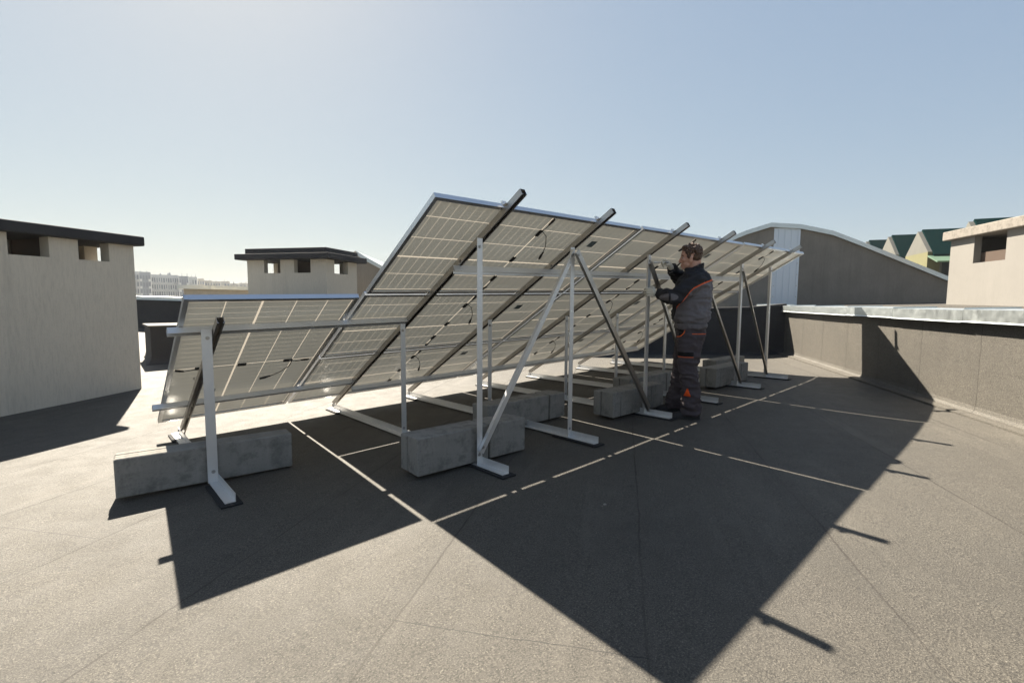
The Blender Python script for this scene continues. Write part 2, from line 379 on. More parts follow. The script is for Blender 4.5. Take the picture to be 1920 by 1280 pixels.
vent_house('vent_house', KA, -A1, 4.2, A2, 1.0, .0, 2.03, M['stucco'], [(.31, .66, 1.79), (.96, 1.34, 1.79), (2.0, 2.4, 1.79), (3.2, 3.6, 1.79)], [(.3, .7, 1.79)], .095, .13,
           'large beige vent house at the left edge, black cap and two square openings')
KB = sightline(21.05, 15.0)
vent_house('vent_house', V((KB.x, KB.y, 0)), E2, 2.72, E1, 1.62, .25, 2.50, M['stucco'], [(.52, 1.08, 1.86), (1.55, 2.12, 1.86)], [(.40, 1.12, 1.86)], .24, .17,
           'beige vent house with a two tier black cap rising behind the upright panel', tiers=2)
KC = sightline(84.5, 18.0)
tC = vent_house('vent_house', V((KC.x, KC.y, 0)), -E1, 4.6, -E2, 1.5, 1.2, 3.05, M['stucco_pale'], [(.92, 2.0, 1.16), (2.9, 3.7, 1.16)], [], .14, .24,
           'sunlit pale vent house at the right edge with a rough concrete cap', capm=M['slab_concrete'])

# ------------------------------------------------------------------ gabled roof volumes behind the parapet
def gable(name, P, d, pts, zb, ext, extL, label, sheet=None, th=.10):
    """P foot at one end, d unit along the wall, pts: (distance, z) of the curved top; ext: unit going back"""
    t = empty(name, V((P.x, P.y, 0)), label, 'roof gable'); inv = Matrix.Translation(-V((P.x, P.y, 0)))
    poly = [P+d*pts[0][0]+V((0, 0, zb))]+[P+d*s+V((0, 0, z)) for s, z in pts]+[P+d*pts[-1][0]+V((0, 0, zb))]
    MB().prism(poly, ext*extL).build('wall', M['stucco_grey'], t, inv=inv)
    for i in range(len(pts)-1):
        (s0, a), (s1, b) = pts[i], pts[i+1]
        q0 = P+d*s0+V((0, 0, a+.004)); q1 = P+d*s1+V((0, 0, b+.004)); o = -ext*th
        MB().prism([q0+o-V((0, 0, .10)), q1+o-V((0, 0, .10)), q1+o+V((0, 0, .045)), q0+o+V((0, 0, .045))], ext*(extL+th)).build('roof_sheet', M['galv'], t, inv=inv)
    if sheet:
        s0, s1, zt = sheet; mb = MB(); n_ = 24
        for i in range(n_):
            a = s0+(s1-s0)*i/n_; b = s0+(s1-s0)*(i+1)/n_; k = .03 if i % 6 in (0, 1) else .012
            mb.box(P+d*a-ext*k+V((0, 0, zb)), d*(b-a-.0005), ext*(k-.002), (0, 0, zt-zb))
        mb.build('corrugated_sheet', M['corr'], t, inv=inv)
        for k in range(6):
            for s_ in (s0+.05, s1-.05):
                MB().tube([P+d*s_-ext*.034+V((0, 0, zb+.25+k*.38)), P+d*s_-ext*.042+V((0, 0, zb+.25+k*.38))], .014, 8).build('screw', M['steel'], t, inv=inv)
PG = sightline(84.75, 21.0); PG.z = 0
def at_plane(azd, P, d):                      # distance along d where the azimuth meets the wall line
    a = math.radians(azd); q = V((math.sin(a), math.cos(a))); o = V((CAM.x, CAM.y)); n2 = V((-d.y, d.x))
    tt = (V((P.x, P.y))-o).dot(n2)/q.dot(n2); X = o+q*tt; return (X-V((P.x, P.y))).dot(V((d.x, d.y))), tt
pts = []
for azd, el in ((84.72, .0397), (81.57, .0701), (77.88, .1051), (75.68, .1248), (72.93, .1395), (70.29, .1457), (68.06, .1347), (67.3, .1295), (64.97, .1105), (62.0, .085), (58.5, .05)):
    s_, dd = at_plane(azd, PG, E2); pts.append((s_, 1.30+el*dd-.05))
sa, _ = at_plane(73.0, PG, E2); sb, dsb = at_plane(70.65, PG, E2)
gable('roof_gable', PG, E2, pts, .9, E1, 6., 'dark grey rendered gable with a curved metal edge and a white corrugated strip', (sa, sb, 1.30+.137*dsb-.02))
PL = sightline(23.2, 19.0); PL.z = 0; dL = V((.78, -.62, 0)).normalized(); pts = []
for azd, el in ((22.6, .078), (24.3, .0951), (25.2, .085), (27.27, .0655), (31, .03)):
    s_, dd = at_plane(azd, PL, dL); pts.append((s_, 1.30+el*dd))
gable('roof_gable', PL, dL, pts, 0., V((.62, .78, 0)).normalized(), 5., 'beige gable with a sloping metal edge, just right of the two tier vent house')
bpy.data.objects['roof_gable.001'].children[0].data.materials[0] = M['stucco'] if 'roof_gable.001' in bpy.data.objects else None
# low roof volume with a coping between the far parapet and the second vent house
A = sightline(7.75, 19.6); B = sightline(16, 20.5); A.z = B.z = 0; dd_ = (B-A).normalized(); nn = V((dd_.y, -dd_.x, 0)); 
t = empty('roof_box', (A.x, A.y, .3), 'low beige roof volume with a metal coping, above the far parapet', 'roof volume'); inv = Matrix.Translation(-t.location)
bk = V((math.sin(math.radians(13)), math.cos(math.radians(13)), 0))
MB().box(A+V((0, 0, .3)), B-A, bk*3, (0, 0, 1.36)).build('wall', M['stucco'], t, inv=inv)
for i in range(4):
    MB().box(A+(B-A)*(i/4)+nn*.12-dd_*(.22 if i == 0 else 0)+V((0, 0, 1.661)), (B-A)*(1/4)*.995+dd_*(.22 if i == 0 else 0), bk*3.2, (0, 0, .13)).build('coping_sheet', M['galv'], t, inv=inv)
# small membrane covered box left of the upright panel
A = sightline(4.95, 10.6); A.z = gz(A.x, A.y); t = empty('roof_hatch', A, 'small membrane covered box on the roof, left behind the upright panel', 'roof hatch'); inv = Matrix.Translation(-A)
rings = []
for k, (o_, z) in enumerate(((.14, -.03), (.05, .02), (.015, .08), (0, .16), (0, .66))):
    c = A-E1*0+V((0, 0, z)); rings.append([c+V((-o_, -o_, 0)), c+V((1.3+o_, -o_, 0)), c+V((1.3+o_, 1.0+o_, 0)), c+V((-o_, 1.0+o_, 0))])
MB().loft(rings).build('box_wall', M['cap'], t, inv=inv)
MB().box(A+V((-.03, -.03, .662)), (1.36, 0, 0), (0, 1.06, 0), (0, 0, .03)).build('box_lid', M['membrane'], t, inv=inv)

# ------------------------------------------------------------------ distant houses
def house(azd, d, el_r, el_e, L, dep, rot, label, wallm='yellow', base=-12.):
    c = sightline(azd, d); c.z = 0; a = math.radians(azd)+rot
    D = V((math.cos(a), -math.sin(a), 0)); Wd = V((math.sin(a), math.cos(a), 0))     # along the ridge, and away
    zr, ze = 1.3+el_r*d, 1.3+el_e*d
    t = empty('row_house', V((c.x, c.y, base)), label, 'house', 'green roofed row houses'); inv = Matrix.Translation(-V((c.x, c.y, base)))
    h = dep/2
    MB().box(c-Wd*h+V((0, 0, base)), D*L, Wd*dep, (0, 0, ze-base-.05)).build('wall', M[wallm], t, inv=inv)
    MB().prism([c-Wd*h+V((0, 0, ze-.049)), c+Wd*h+V((0, 0, ze-.049)), c+V((0, 0, zr-.15))], D*.25).build('gable_end', M['pale_gable'], t, inv=inv)
    rf = MB()
    for s_ in (-1, 1):
        o = c+D*.26+V((0, 0, 0)); e = o+Wd*s_*(h+.25)+V((0, 0, ze-.25)); r_ = o+V((0, 0, zr))
        rf.prism([e, r_, r_-V((0, 0, .16)), e-V((0, 0, .16))], D*(L+.1))
    rf.build('roof', M['green_roof'], t, inv=inv)
    for k in range(max(1, int(L/2.2))):
        o = c-Wd*(h+.03)+D*(.7+k*2.1)+V((0, 0, ze-2.0)); f = MB().box(o, D*1.1, -Wd*.06, (0, 0, 1.4)).build('window', M['pale_gable'], t, inv=inv)
        MB().box(o+D*.1-Wd*.065+V((0, 0, .1)), D*.9, -Wd*.02, (0, 0, 1.2)).build('pane', M['glass'], f, inv=inv)
    o = c-Wd*(h+1.1)+D*.2+V((0, 0, ze-3.5)); MB().box(o, D*(L-.4), Wd*1.08, (0, 0, 1.0)).build('balcony', M['yellow'], t, inv=inv)
    o = c-Wd*(h+.02)+V((0, 0, ze-.30)); MB().prism([o, o-Wd*1.5-V((0, 0, .5)), o-Wd*1.5-V((0, 0, .6)), o-V((0, 0, .1))], D*(L*.96)).build('porch_roof', M['awning'], t, inv=inv)
    return t
house(78.45, 60, .106, .074, 2.8, 3.6, -.33, 'farthest green roofed house, just showing above the curved gable edge')
house(80.1, 53, .112, .078, 3.6, 3.6, -.33, 'second green roofed house with a small pale gable, right of the farthest one')
house(82.2, 46, .1175, .080, 4.6, 3.8, -.33, 'yellow house with dark green roof between the curved gable and pale vent house')
house(85.5, 41, .1275, .082, 8.0, 4.0, -.33, 'nearest green roofed house, its roof rising above the pale vent house cap')

def tower(az0, az1, d, el, m, cols, floors, label, cat='apartment block', group='apartment blocks on the skyline', fh=3.0, vert=False, zb=-15):
    A = sightline(az0, d); B = sightline(az1, d*1.0); A.z = B.z = 0; D = (B-A); L = D.length; D.normalize(); Wd = V((-D.y, D.x, 0))
    zt = 1.3+el*d; t = empty('apartment_block', V((A.x, A.y, zb)), label, cat, group); inv = Matrix.Translation(-V((A.x, A.y, zb)))
    MB().box(A+V((0, 0, zb)), D*L, Wd*16, (0, 0, zt-zb)).build('wall', M[m], t, inv=inv)
    cw = L/cols
    for i in range(cols):
        for k in range(floors):
            z = zt-1.2-(k+1)*fh+.9
            if z < zb+1 or random.random() < .06: continue
            ww = cw*random.choice((.35, .5, .62)); MB().box(A+D*(cw*(i+.5)-ww/2)-Wd*.12+V((0, 0, z)), D*ww, Wd*.1, (0, 0, fh*.62)).build('window', M['far_glass'], t, inv=inv)
    if m != 'block_c':
        for k in range(floors):
            z = zt-1.2-(k+1)*fh+.2
            for i in range(0, cols, 3): MB().box(A+D*(cw*(i+.1))-Wd*1.2+V((0, 0, z)), D*cw*.8, Wd*1.15, (0, 0, 1.0)).build('balcony', M['block_a'], t, inv=inv)
    for k in range(max(2, cols//3)):
        u_ = random.random()*.85; MB().box(A+D*L*u_+Wd*4+V((0, 0, zt+.01)), D*L*.05, Wd*3, (0, 0, random.uniform(.7, 1.8))).build('rooftop_shaft', M['block_b'], t, inv=inv)
tower(3.2, 4.35, 260, .0456, 'block_a', 5, 4, 'pale apartment block touching the left vent house, with balconies')
tower(4.36, 5.22, 255, .0452, 'block_b', 4, 4, 'dark grey apartment tower between two pale blocks')
tower(5.24, 7.4, 262, .0415, 'block_a', 12, 4, 'long pale apartment block with rows of windows')
tower(7.42, 8.2, 258, .0402, 'block_b', 4, 3, 'short grey apartment block right of the long pale one')
tower(8.22, 8.9, 262, .0395, 'block_a', 3, 3, 'narrow light grey apartment block beside the stepped tan houses')
for i, (a, b, el, c) in enumerate(((8.92, 9.5, .0365, 'highest tan town house on the skyline, first right of the blocks'), (9.52, 10.2, .0335, 'tan town house second from the apartment blocks'), (10.22, 10.9, .0325, 'tan town house in the middle of the stepped row'), (10.92, 11.7, .0330, 'tan town house fourth from the apartment blocks'), (11.72, 12.5, .0295, 'lowest tan town house of the row on the skyline'), (12.52, 13.6, .0305, 'tan town house next to the second vent house wall'))):
    tower(a, b, 330+i*8, el, 'block_c', 3, 2, c, 'town house', 'stepped tan houses on the skyline')

# ------------------------------------------------------------------ the solar array
T = .5369; h0 = .1752; LY = .0216; W = 2.2826; H = 1.151; GAP = .0241
EX = V((1, 0, LY)); EU = V((0, -math.cos(T), math.sin(T))); EW = V((0, math.sin(T), math.cos(T)))
EXn = EX.normalized(); EBn = EXn.cross(EU).normalized()      # towards the rear (the camera's side)
def AP(x, u, w=0): return V((0, 0, h0))+EX*x+EU*u+EW*w       # w > 0 towards the sun
def frame_mtx(o, ax, ay, az): return Matrix(((ax.x, ay.x, az.x, o.x), (ax.y, ay.y, az.y, o.y), (ax.z, ay.z, az.z, o.z), (0, 0, 0, 1)))
def make_panel():
    t = empty('solar_panel', (0, 0, 0))
    mb = MB(); D_ = .035; w_ = .0025; lip = .028
    def side(o, a, b, L):                     # a along, b inward
        o = V(o); a = V(a); b = V(b)
        mb.box(o, a*L, b*w_, (0, 0, -D_)); mb.box(o+b*w_, a*L, b*(lip-w_), (0, 0, -.002)); mb.box(o+b*w_-V((0, 0, D_-.0015)), a*L, b*.009, (0, 0, -.0015))
        mb.box(o+b*w_-V((0, 0, D_-.008)), a*L, b*.009, (0, 0, .0015))
    side((0, 0, 0), (1, 0, 0), (0, 1, 0), LONG); side((0, SHORT, 0), (1, 0, 0), (0, -1, 0), LONG)
    side((0, lip+.0005, 0), (0, 1, 0), (1, 0, 0), SHORT-2*lip-.001); side((LONG, lip+.0005, 0), (0, 1, 0), (-1, 0, 0), SHORT-2*lip-.001)
    mb.box((0, w_, -.0005), (w_, 0, 0), (0, lip-w_, 0), (0, 0, -D_+.001)); mb.box((LONG, w_, -.0005), (-w_, 0, 0), (0, lip-w_, 0), (0, 0, -D_+.001))
    mb.box((0, SHORT-w_, -.0005), (w_, 0, 0), (0, -lip+w_, 0), (0, 0, -D_+.001)); mb.box((LONG, SHORT-w_, -.0005), (-w_, 0, 0), (0, -lip+w_, 0), (0, 0, -D_+.001))
    mb.build('panel_frame', M['alu_frame'], t)
    mb = MB(); z = -D_+.0045; mb.add([(w_, w_, z), (LONG-w_, w_, z), (LONG-w_, SHORT-w_, z), (w_, SHORT-w_, z)], [(0, 1, 2, 3)])
    o = mb.build('laminate', M['laminate'], t)
    me = o.data
    if me.polygons[0].normal.z < 0: me.flip_normals()
    x0 = LONG/2
    for y0, L_ in ((.885, .085), (.515, .075), (.215, .085)):
        mb = MB(); a = -.009; zz = z+.0005
        rings = [[(x0+sx*r_, y0+sy*q, zz+h_) for sx, sy in ((-1, -1), (1, -1), (1, 1), (-1, 1))] for r_, q, h_ in ((.018, L_*.45, 0), (.017, L_*.45, .009), (.011, L_*.38, .014))]
        mb.loft(rings); mb.build('junction_box', M['black'], t, bevel=.003)
    def cable(nm, ps, conn):
        mb = MB(); mb.tube(ps, .0032, 6); mb.build(nm, M['black'], t, smooth=True)
        a, b = conn; mb = MB(); mb.tube([V(a), V(a)+(V(b)-V(a))*.4, V(a)+(V(b)-V(a))*.45, V(b)], [.007, .0085, .011, .009], 8); mb.build('plug', M['black'], t, smooth=True)
    zc = z+.012
    cable('cable', [(x0, .92, zc), (x0+.004, .96, zc+.006), (x0+.008, 1.0, zc+.003)], ((x0+.008, 1.0, zc), (x0+.012, 1.07, zc-.004)))
    cable('cable', [(x0+.004, .92, zc), (x0+.05, .90, zc+.03), (x0+.10, .82, zc+.06), (x0+.125, .75, zc+.075)], ((x0+.125, .75, zc+.075), (x0+.15, .665, zc+.08)))
    cable('cable', [(x0, .18, zc), (x0-.012, .14, zc+.01), (x0-.006, .10, zc+.012)], ((x0-.006, .10, zc+.01), (x0-.012, .045, zc)))
    mb = MB(); mb.box((x0+.72, .77, z+.0006), (.085, 0, 0), (0, .085, 0), (0, 0, .0006)); mb.build('type_label', M['sticker'], t)
    mb = MB(); mb.box((x0+.50, .36, z+.0006), (.07, 0, 0), (0, .03, 0), (0, 0, .0006)); mb.build('type_label', M['sticker'], t)
    return t
proto = make_panel()
rows = ('bottom', 'middle', 'top'); cols_ = ('left', 'centre', 'right')
first = True
for c in range(3):
    for r_ in range(3):
        p = proto if first else copy_tree(proto); first = False
        p.matrix_world = frame_mtx(AP(c*W+.001, r_*H+.001), EXn, EU, EBn)
        where = {(0, 2): 'at the raised upper left corner of the array', (0, 1): 'left column, middle row of the array, behind the first tall post', (0, 0): 'left column, bottom row, touching the foot of the upright panel',
                 (1, 2): 'top row, centre column, above the man reaching out', (1, 1): 'in the very middle of the three by three array', (1, 0): 'bottom row, centre column of the array',
                 (2, 2): 'at the far upper right corner of the array', (2, 1): 'right column, middle row, partly behind the man', (2, 0): 'right column, bottom row, farthest from the camera'}[(c, r_)]
        tag(p, 'landscape solar panel, '+where, 'solar panel', 'solar panels of the tilted array')
PW = 1.1344
p = copy_tree(proto); p.matrix_world = frame_mtx(AP(-GAP-.010-SHORT, 2.249), -EU, EXn, (-EU).cross(EXn).normalized())
tag(p, 'single upright solar panel at the left end of the array, on two horizontal rails', 'solar panel', 'solar panels of the tilted array')

# rails, posts, feet
def channel(mb, p0, p1, wid, back, s=.045, d=.045, flip=False):
    """strut channel from p0 to p1; wid, back unit vectors; starts at the panel side and grows along back"""
    t_ = .0035; g = .011
    prof = [(-s/2, 0), (s/2, 0), (s/2, d), (s/2-g, d), (s/2-g, d-.006), (s/2-t_, d-.006), (s/2-t_, t_), (-s/2+t_, t_), (-s/2+t_, d-.006), (-s/2+g, d-.006), (-s/2+g, d), (-s/2, d)]
    prof = [(a+(0 if True else 0), b) for a, b in prof]
    # small outer grooves read as the dark lines on the flanks
    poly = [p0+wid*a+back*b for a, b in prof]
    return mb.prism(poly, p1-p0)
def angle_bar(mb, p0, p1, a, b, s=.05, t_=.004, s2=None):      # L: flange along a, flange along b, from the line p0-p1
    s2 = s2 or s
    poly = [p0, p0+a*s, p0+a*s+b*t_, p0+a*t_+b*t_, p0+a*t_+b*s2, p0+b*s2]
    return mb.prism(poly, p1-p0)
def bolt(mb, p, ax, r_=.008, h_=.008):
    ax = V(ax).normalized(); mb.tube([p, p+ax*h_], r_, 6); mb.tube([p, p+ax*.002], r_*1.6, 10)
XA, YA, ZA = V((1, 0, 0)), V((0, 1, 0)), V((0, 0, 1))
XS = [0.5354, 1.5532, 2.765, 3.8067, 5.0666, 6.1015]; UT = [3.627, 3.609, 3.61, 3.62, 3.595, 3.591]
YT, YM, YE, YF = -2.735, -1.62, -3.028, .139
names = ['nearest six metre support under the left column of panels, its tall post in front of the long concrete kerbs', 'second support from the left, its post top carrying two crossed diagonals', 'third support, whose post the man is bolting', 'fourth support, mostly hidden behind the man', 'fifth support, second from the right end', 'last support at the right end of the array']
names[0] = 'support under the left column of panels, its tall post in front of a split kerb'
def support(X, ut, label, yt=YT, ym=YM, ye=YE, yf=YF, rail=None, ptop=1.66, post_s=.049):
    t = empty('support_frame', G(X, yt), label, 'support frame', 'aluminium support frames under the array'); inv = Matrix.Translation(-t.location)
    B = lambda mb, nm, m='alu', **k: mb.build(nm, M[m], t, inv=inv, **k)
    f0 = G(X, yf, .013); f1 = G(X, ye, .013)
    mb = MB(); mb.prism([f0+XA*.004, f0-XA*.056, f0-XA*.056+ZA*.004, f0+ZA*.004, f0+ZA*.055, f0+XA*.004+ZA*.055], f1-f0); B(mb, 'foot_beam')
    for (a, b) in ((yf-.02, yf-.35), (ye+.45, ye-.04)):
        q0 = G(X, a, .0015); q1 = G(X, b, .0015); mb = MB(); mb.box(q0-XA*.085, XA*.12, q1-q0, ZA*.0105); B(mb, 'rubber_pad', 'rubber')
    if rail is None:
        mb = MB(); channel(mb, AP(X+.027, -.17, -.0015), AP(X+.027, ut, -.0015), EXn, EBn); B(mb, 'rail', 'shaded_alu')
    else:
        mb = MB(); channel(mb, AP(X+.027, -.17, -.048), AP(X+.027, ut, -.048), EXn, EBn); B(mb, 'rail', 'shaded_alu')
    def post(y, hh, nm):
        o = G(X-.0005, y, .018); mb = MB(); tp = o+ZA*hh
        angle_bar(mb, o, tp, -XA, YA, post_s, .004, post_s*.95); B(mb, nm)
        for q_, ax_ in ((o+ZA*.075-XA*.028, -YA), (tp-ZA*.06-XA*.026, -YA), (o+ZA*.03+XA*.005+YA*.03, XA)): bm_ = MB(); bolt(bm_, q_, ax_); B(bm_, 'bolt', 'steel')
    post(yt, ptop, 'rear_post')
    if ym is not None: post(ym, 1.03, 'middle_post')
    for q_ in [G(X, yf-.05, .045)-XA*.001, AP(X+.002, ut*.5, -.03)]+([AP(X+.002, 2.83, -.03)] if rail is None else []): bm_ = MB(); bolt(bm_, q_, -XA); B(bm_, 'bolt', 'steel')
    if rail is None:
        bm_ = MB(); q = AP(X+.027-.045, 3*H+.0005, -.004); bm_.box(q, EXn*.04, EU*.012, EBn*-.032); bm_.box(q+EXn*.005, EXn*.03, EU*.03, EBn*.003); B(bm_, 'end_clamp', 'alu')
    return t
for i, X in enumerate(XS): support(X, UT[i], names[i])
support(-.985, 2.10, 'short support frame under the single upright panel', yt=-1.70, ym=None, ye=-2.177, rail=1, ptop=1.06, post_s=.062)
# horizontal rails of the upright panel
for u_, lb, xe in ((1.895, 'upper horizontal rail across the rear of the upright panel', .543), (.50, 'lower horizontal rail across the rear of the upright panel', .543)):
    p0 = AP(-1.225, u_-.022, -.0015); p1 = AP(xe, u_-.022, -.0015); mb = MB(); channel(mb, p0, p1, EU, EBn, .048, .045)
    o = mb.build('mounting_rail', M['alu'], inv=Matrix.Translation(-p0)); o.location = p0; tag(o, lb, 'rail', 'horizontal rails of the upright panel')
# cross beams bolted to the rear of the rails
for u_, x0, x1, lb in ((2.80, .49, 5.72, 'upper cross beam running behind the tall posts of the array'), (.40, .56, 6.2, 'lower cross beam near the ground, tying the sloping rails together')):
    p0 = AP(x0, u_, -.049); p1 = AP(x1, u_, -.049); t = empty('cross_beam', p0, lb, 'beam', 'cross beams of the array'); inv = Matrix.Translation(-p0)
    mb = MB(); angle_bar(mb, p0, p1, -ZA, EBn, .062, .004, .045); mb.build('bar', M['alu'], t, inv=inv)
    for X in XS:
        for dx_ in (.03, 0):
            if x0 < X < x1: mb = MB(); bolt(mb, AP(X+dx_, u_, -.053)-ZA*.03, -YA, .007); mb.build('bolt', M['steel'], t, inv=inv)
# diagonal braces
def brace(Xa, za, Xb, zb, label, dy=0, bw=.064, m='alu'):
    a = G(Xa-.02, YT-.002-dy, za); b = G(Xb-.02, YT-.002-dy, zb); d = (b-a).normalized(); s_ = d.cross(YA).normalized()
    t = empty('diagonal_brace', b, label, 'brace', 'diagonal braces between the posts'); inv = Matrix.Translation(-b)
    mb = MB(); angle_bar(mb, a-s_*bw/2, b-s_*bw/2, s_, -YA, bw, .0035, .03); mb.build('bar', M[m], t, inv=inv)
    for q_ in (a+d*.04, b-d*.04): mb = MB(); bolt(mb, q_-YA*.004, -YA); mb.build('bolt', M['steel'], t, inv=inv)
brace(XS[1], 1.64, XS[0], .11, 'pale diagonal brace leaning down left to the foot of the nearest tall post', .0)
brace(XS[1], 1.64, XS[2], .075, 'diagonal brace falling right from the second post top to the foot beside the man', .036, .074, 'shaded_alu')
brace(XS[2], 1.60, XS[3], .075, 'diagonal brace passing behind the man\'s chest', .0, .074, 'shaded_alu')
brace(XS[3], 1.60, XS[4], .075, 'diagonal brace coming out right of the man\'s back', .036, .074, 'shaded_alu')
brace(XS[4], 1.60, XS[5], .075, 'dark diagonal brace at the right end of the array', .0, .074, 'shaded_alu')

# ------------------------------------------------------------------ concrete kerb blocks used as ballast
def kerbs(group_label, ox, oy, rot, pieces, rows_, h=.262, where=''):
    """pieces: (x0, x1, name); rows_: (y0, y1, name, dz)"""
    c, s = math.cos(rot), math.sin(rot); a = V((c, s, 0)); b = V((-s, c, 0))
    for x0, x1, pn in pieces:
        for y0, y1, rn, dz in rows_:
            o = V((ox, oy, 0))+a*x0+b*y0; g = gz(ox+.5, oy)+.021; o.z = g
            L, D_, Z = x1-x0, y1-y0, h+dz+random.uniform(-.002, .002)
            e = .007; rings = []
            for ins, z in ((e, 0), (0, e), (0, Z-e), (e, Z)):
                rings.append([V((x_, y_, z))+V((random.uniform(-.0018, .0018), random.uniform(-.0018, .0018), 0)) for x_, y_ in ((ins+e, ins), (L*.33, ins), (L*.66, ins), (L-ins-e, ins), (L-ins, ins+e), (L-ins, D_-ins-e), (L-ins-e, D_-ins), (L*.66, D_-ins), (L*.33, D_-ins), (ins+e, D_-ins), (ins, D_-ins-e), (ins, ins+e))])
            k = MB().loft(rings).build('concrete_kerb', M['concrete'], bevel=.003)
            k.matrix_world = frame_mtx(o, a, b, ZA)@Matrix.Rotation(random.uniform(-.004, .004), 4, 'Z')
            lab = ' '.join(x for x in (rn, pn, 'concrete kerb', where) if x)
            tag(k, lab, 'kerb block', group_label)
R3 = [(0, .060, 'front', 0), (.065, .118, 'middle', -.007), (.124, .185, 'rear', -.003)]
mbp = MB()
kerbs('kerbs under the upright panel', -1.535, -1.632, -.085, [(0, 1.04, 'metre long')], R3, .258, 'lying half in the sun behind the short post at the left')
def R2(d): return [(0, d*.60, 'front', 0), (d*.635, d, 'rear', -.009)]
kerbs('kerbs at the first tall post', .02, -2.672, -.035, [(0, .61, 'long left'), (.625, .985, 'short right')], R2(.25), .27, 'at the nearest tall post')
kerbs('kerbs on the second foot beam', 1.06, -2.165, .0, [(0, .80, 'long left'), (.822, 1.045, 'short right')], R2(.24), .258, 'behind the nearest kerb group, on the second foot beam')
kerbs('kerbs at the third post', 2.30, -2.64, -.02, [(0, .125, 'stub left'), (.14, .68, 'middle'), (.695, .93, 'short right')], R2(.26), .262, 'left of the man\'s boots')
kerbs('kerbs on the fourth foot beam', 3.13, -2.28, .0, [(0, .82, 'long left'), (.835, 1.05, 'short right')], R2(.25), .262, 'behind the man\'s shins on the fourth foot beam')
kerbs('kerbs at the fifth post', 4.60, -2.64, .0, [(0, .115, 'stub left'), (.13, .78, 'middle'), (.795, 1.03, 'short right')], R2(.24), .262, 'right of the man, at the fifth post')
kerbs('kerbs on the last foot beam', 5.42, -2.26, .0, [(0, .78, 'long left'), (.795, 1.03, 'short right')], R2(.22), .262, 'farthest right, on the last foot beam')

# ------------------------------------------------------------------ the man
F_ = V((-.559, .829, 0)).normalized(); L_ = V((-F_.y, F_.x, 0))        # forward, and his left
P0 = V((2.981, -3.024, 0)); P0.z = gz(P0.x, P0.y)
MAN = frame_mtx(P0, F_, L_, ZA)
def P(a, l, h): return V((a, -l, h))                                   # a forward, l to his right, h up
def cloth(name, c1, c2, rough=.85):
    m = mat(name, rough=rough, spec=.25); n = N(m); co = n.coord()
    n.base(n.mix(n.noise(co, 9, 4, .6), c1, c2)); n.bump(n.noise(co, 500, 2, .6), .0006, .6); return m
def jacket_mat():
    m = mat('two_tone_jacket', rough=.72, spec=.3); n = N(m); co = n.coord(); s = n.sep(co); a, y, z = s[0], s[1], s[2]
    # height of the yoke seam as a function of the forward coordinate
    mr = n.n('ShaderNodeFloatCurve'); cv = mr.mapping.curves[0]
    pts_ = [(-.30, 1.43), (-.223, 1.405), (-.12, 1.365), (-.03, 1.318), (.0, 1.285), (.045, 1.22), (.075, 1.175), (.105, 1.135), (.14, .93), (.30, .85), (.6, .8)]
    sx = lambda v: (v+.30)/.9; sz = lambda v: (v-.8)/.7
    cv.points[0].location = (sx(pts_[0][0]), sz(pts_[0][1])); cv.points[1].location = (sx(pts_[-1][0]), sz(pts_[-1][1]))
    for q in pts_[1:-1]: cv.points.new(sx(q[0]), sz(q[1]))
    for q in cv.points: q.handle_type = 'VECTOR'
    mr.mapping.update()
    n.put(mr.inputs['Value'], n.math('DIVIDE', n.math('ADD', a, .30), .9))
    g = n.math('ADD', n.math('MULTIPLY', mr.outputs[0], .7), .8)
    d = n.math('SUBTRACT', z, g)
    blk = n.math('GREATER_THAN', d, 0.)
    sleeve = n.math('GREATER_THAN', a, .118); low = n.math('GREATER_THAN', z, 1.135); blk = n.math('MAXIMUM', blk, n.math('MULTIPLY', sleeve, low))
    px = n.math('DIVIDE', n.math('SUBTRACT', a, .195), .085); pz = n.math('DIVIDE', n.math('SUBTRACT', z, 1.232), .036)
    r2 = n.math('ADD', n.math('MULTIPLY', px, px), n.math('MULTIPLY', pz, pz))
    patch = n.math('MULTIPLY', n.math('LESS_THAN', r2, 1.0), n.math('GREATER_THAN', y, .10)); blk = n.math('MULTIPLY', blk, n.math('SUBTRACT', 1.0, patch))
    gap = n.math('LESS_THAN', n.math('ABSOLUTE', n.math('SUBTRACT', a, .188)), .008); blk = n.math('MAXIMUM', blk, n.math('MULTIPLY', gap, patch))
    pipe = n.math('MULTIPLY', n.math('LESS_THAN', n.math('ABSOLUTE', d), .0062), n.math('LESS_THAN', a, .108))
    grey = n.mix(n.noise(co, 8, 4, .6), (.115, .105, .112), (.165, .152, .158)); black = n.mix(n.noise(co, 8, 4, .6), (.010, .010, .013), (.022, .022, .026))
    c = n.mix(blk, grey, black); c = n.mix(pipe, c, (.85, .13, .03))
    waist = n.math('LESS_THAN', n.math('ABSOLUTE', n.math('SUBTRACT', z, .975)), .003); c = n.mix(waist, c, (.03, .03, .03))
    n.base(c); n.bump(n.noise(co, 420, 2, .6), .0005, .5); return m
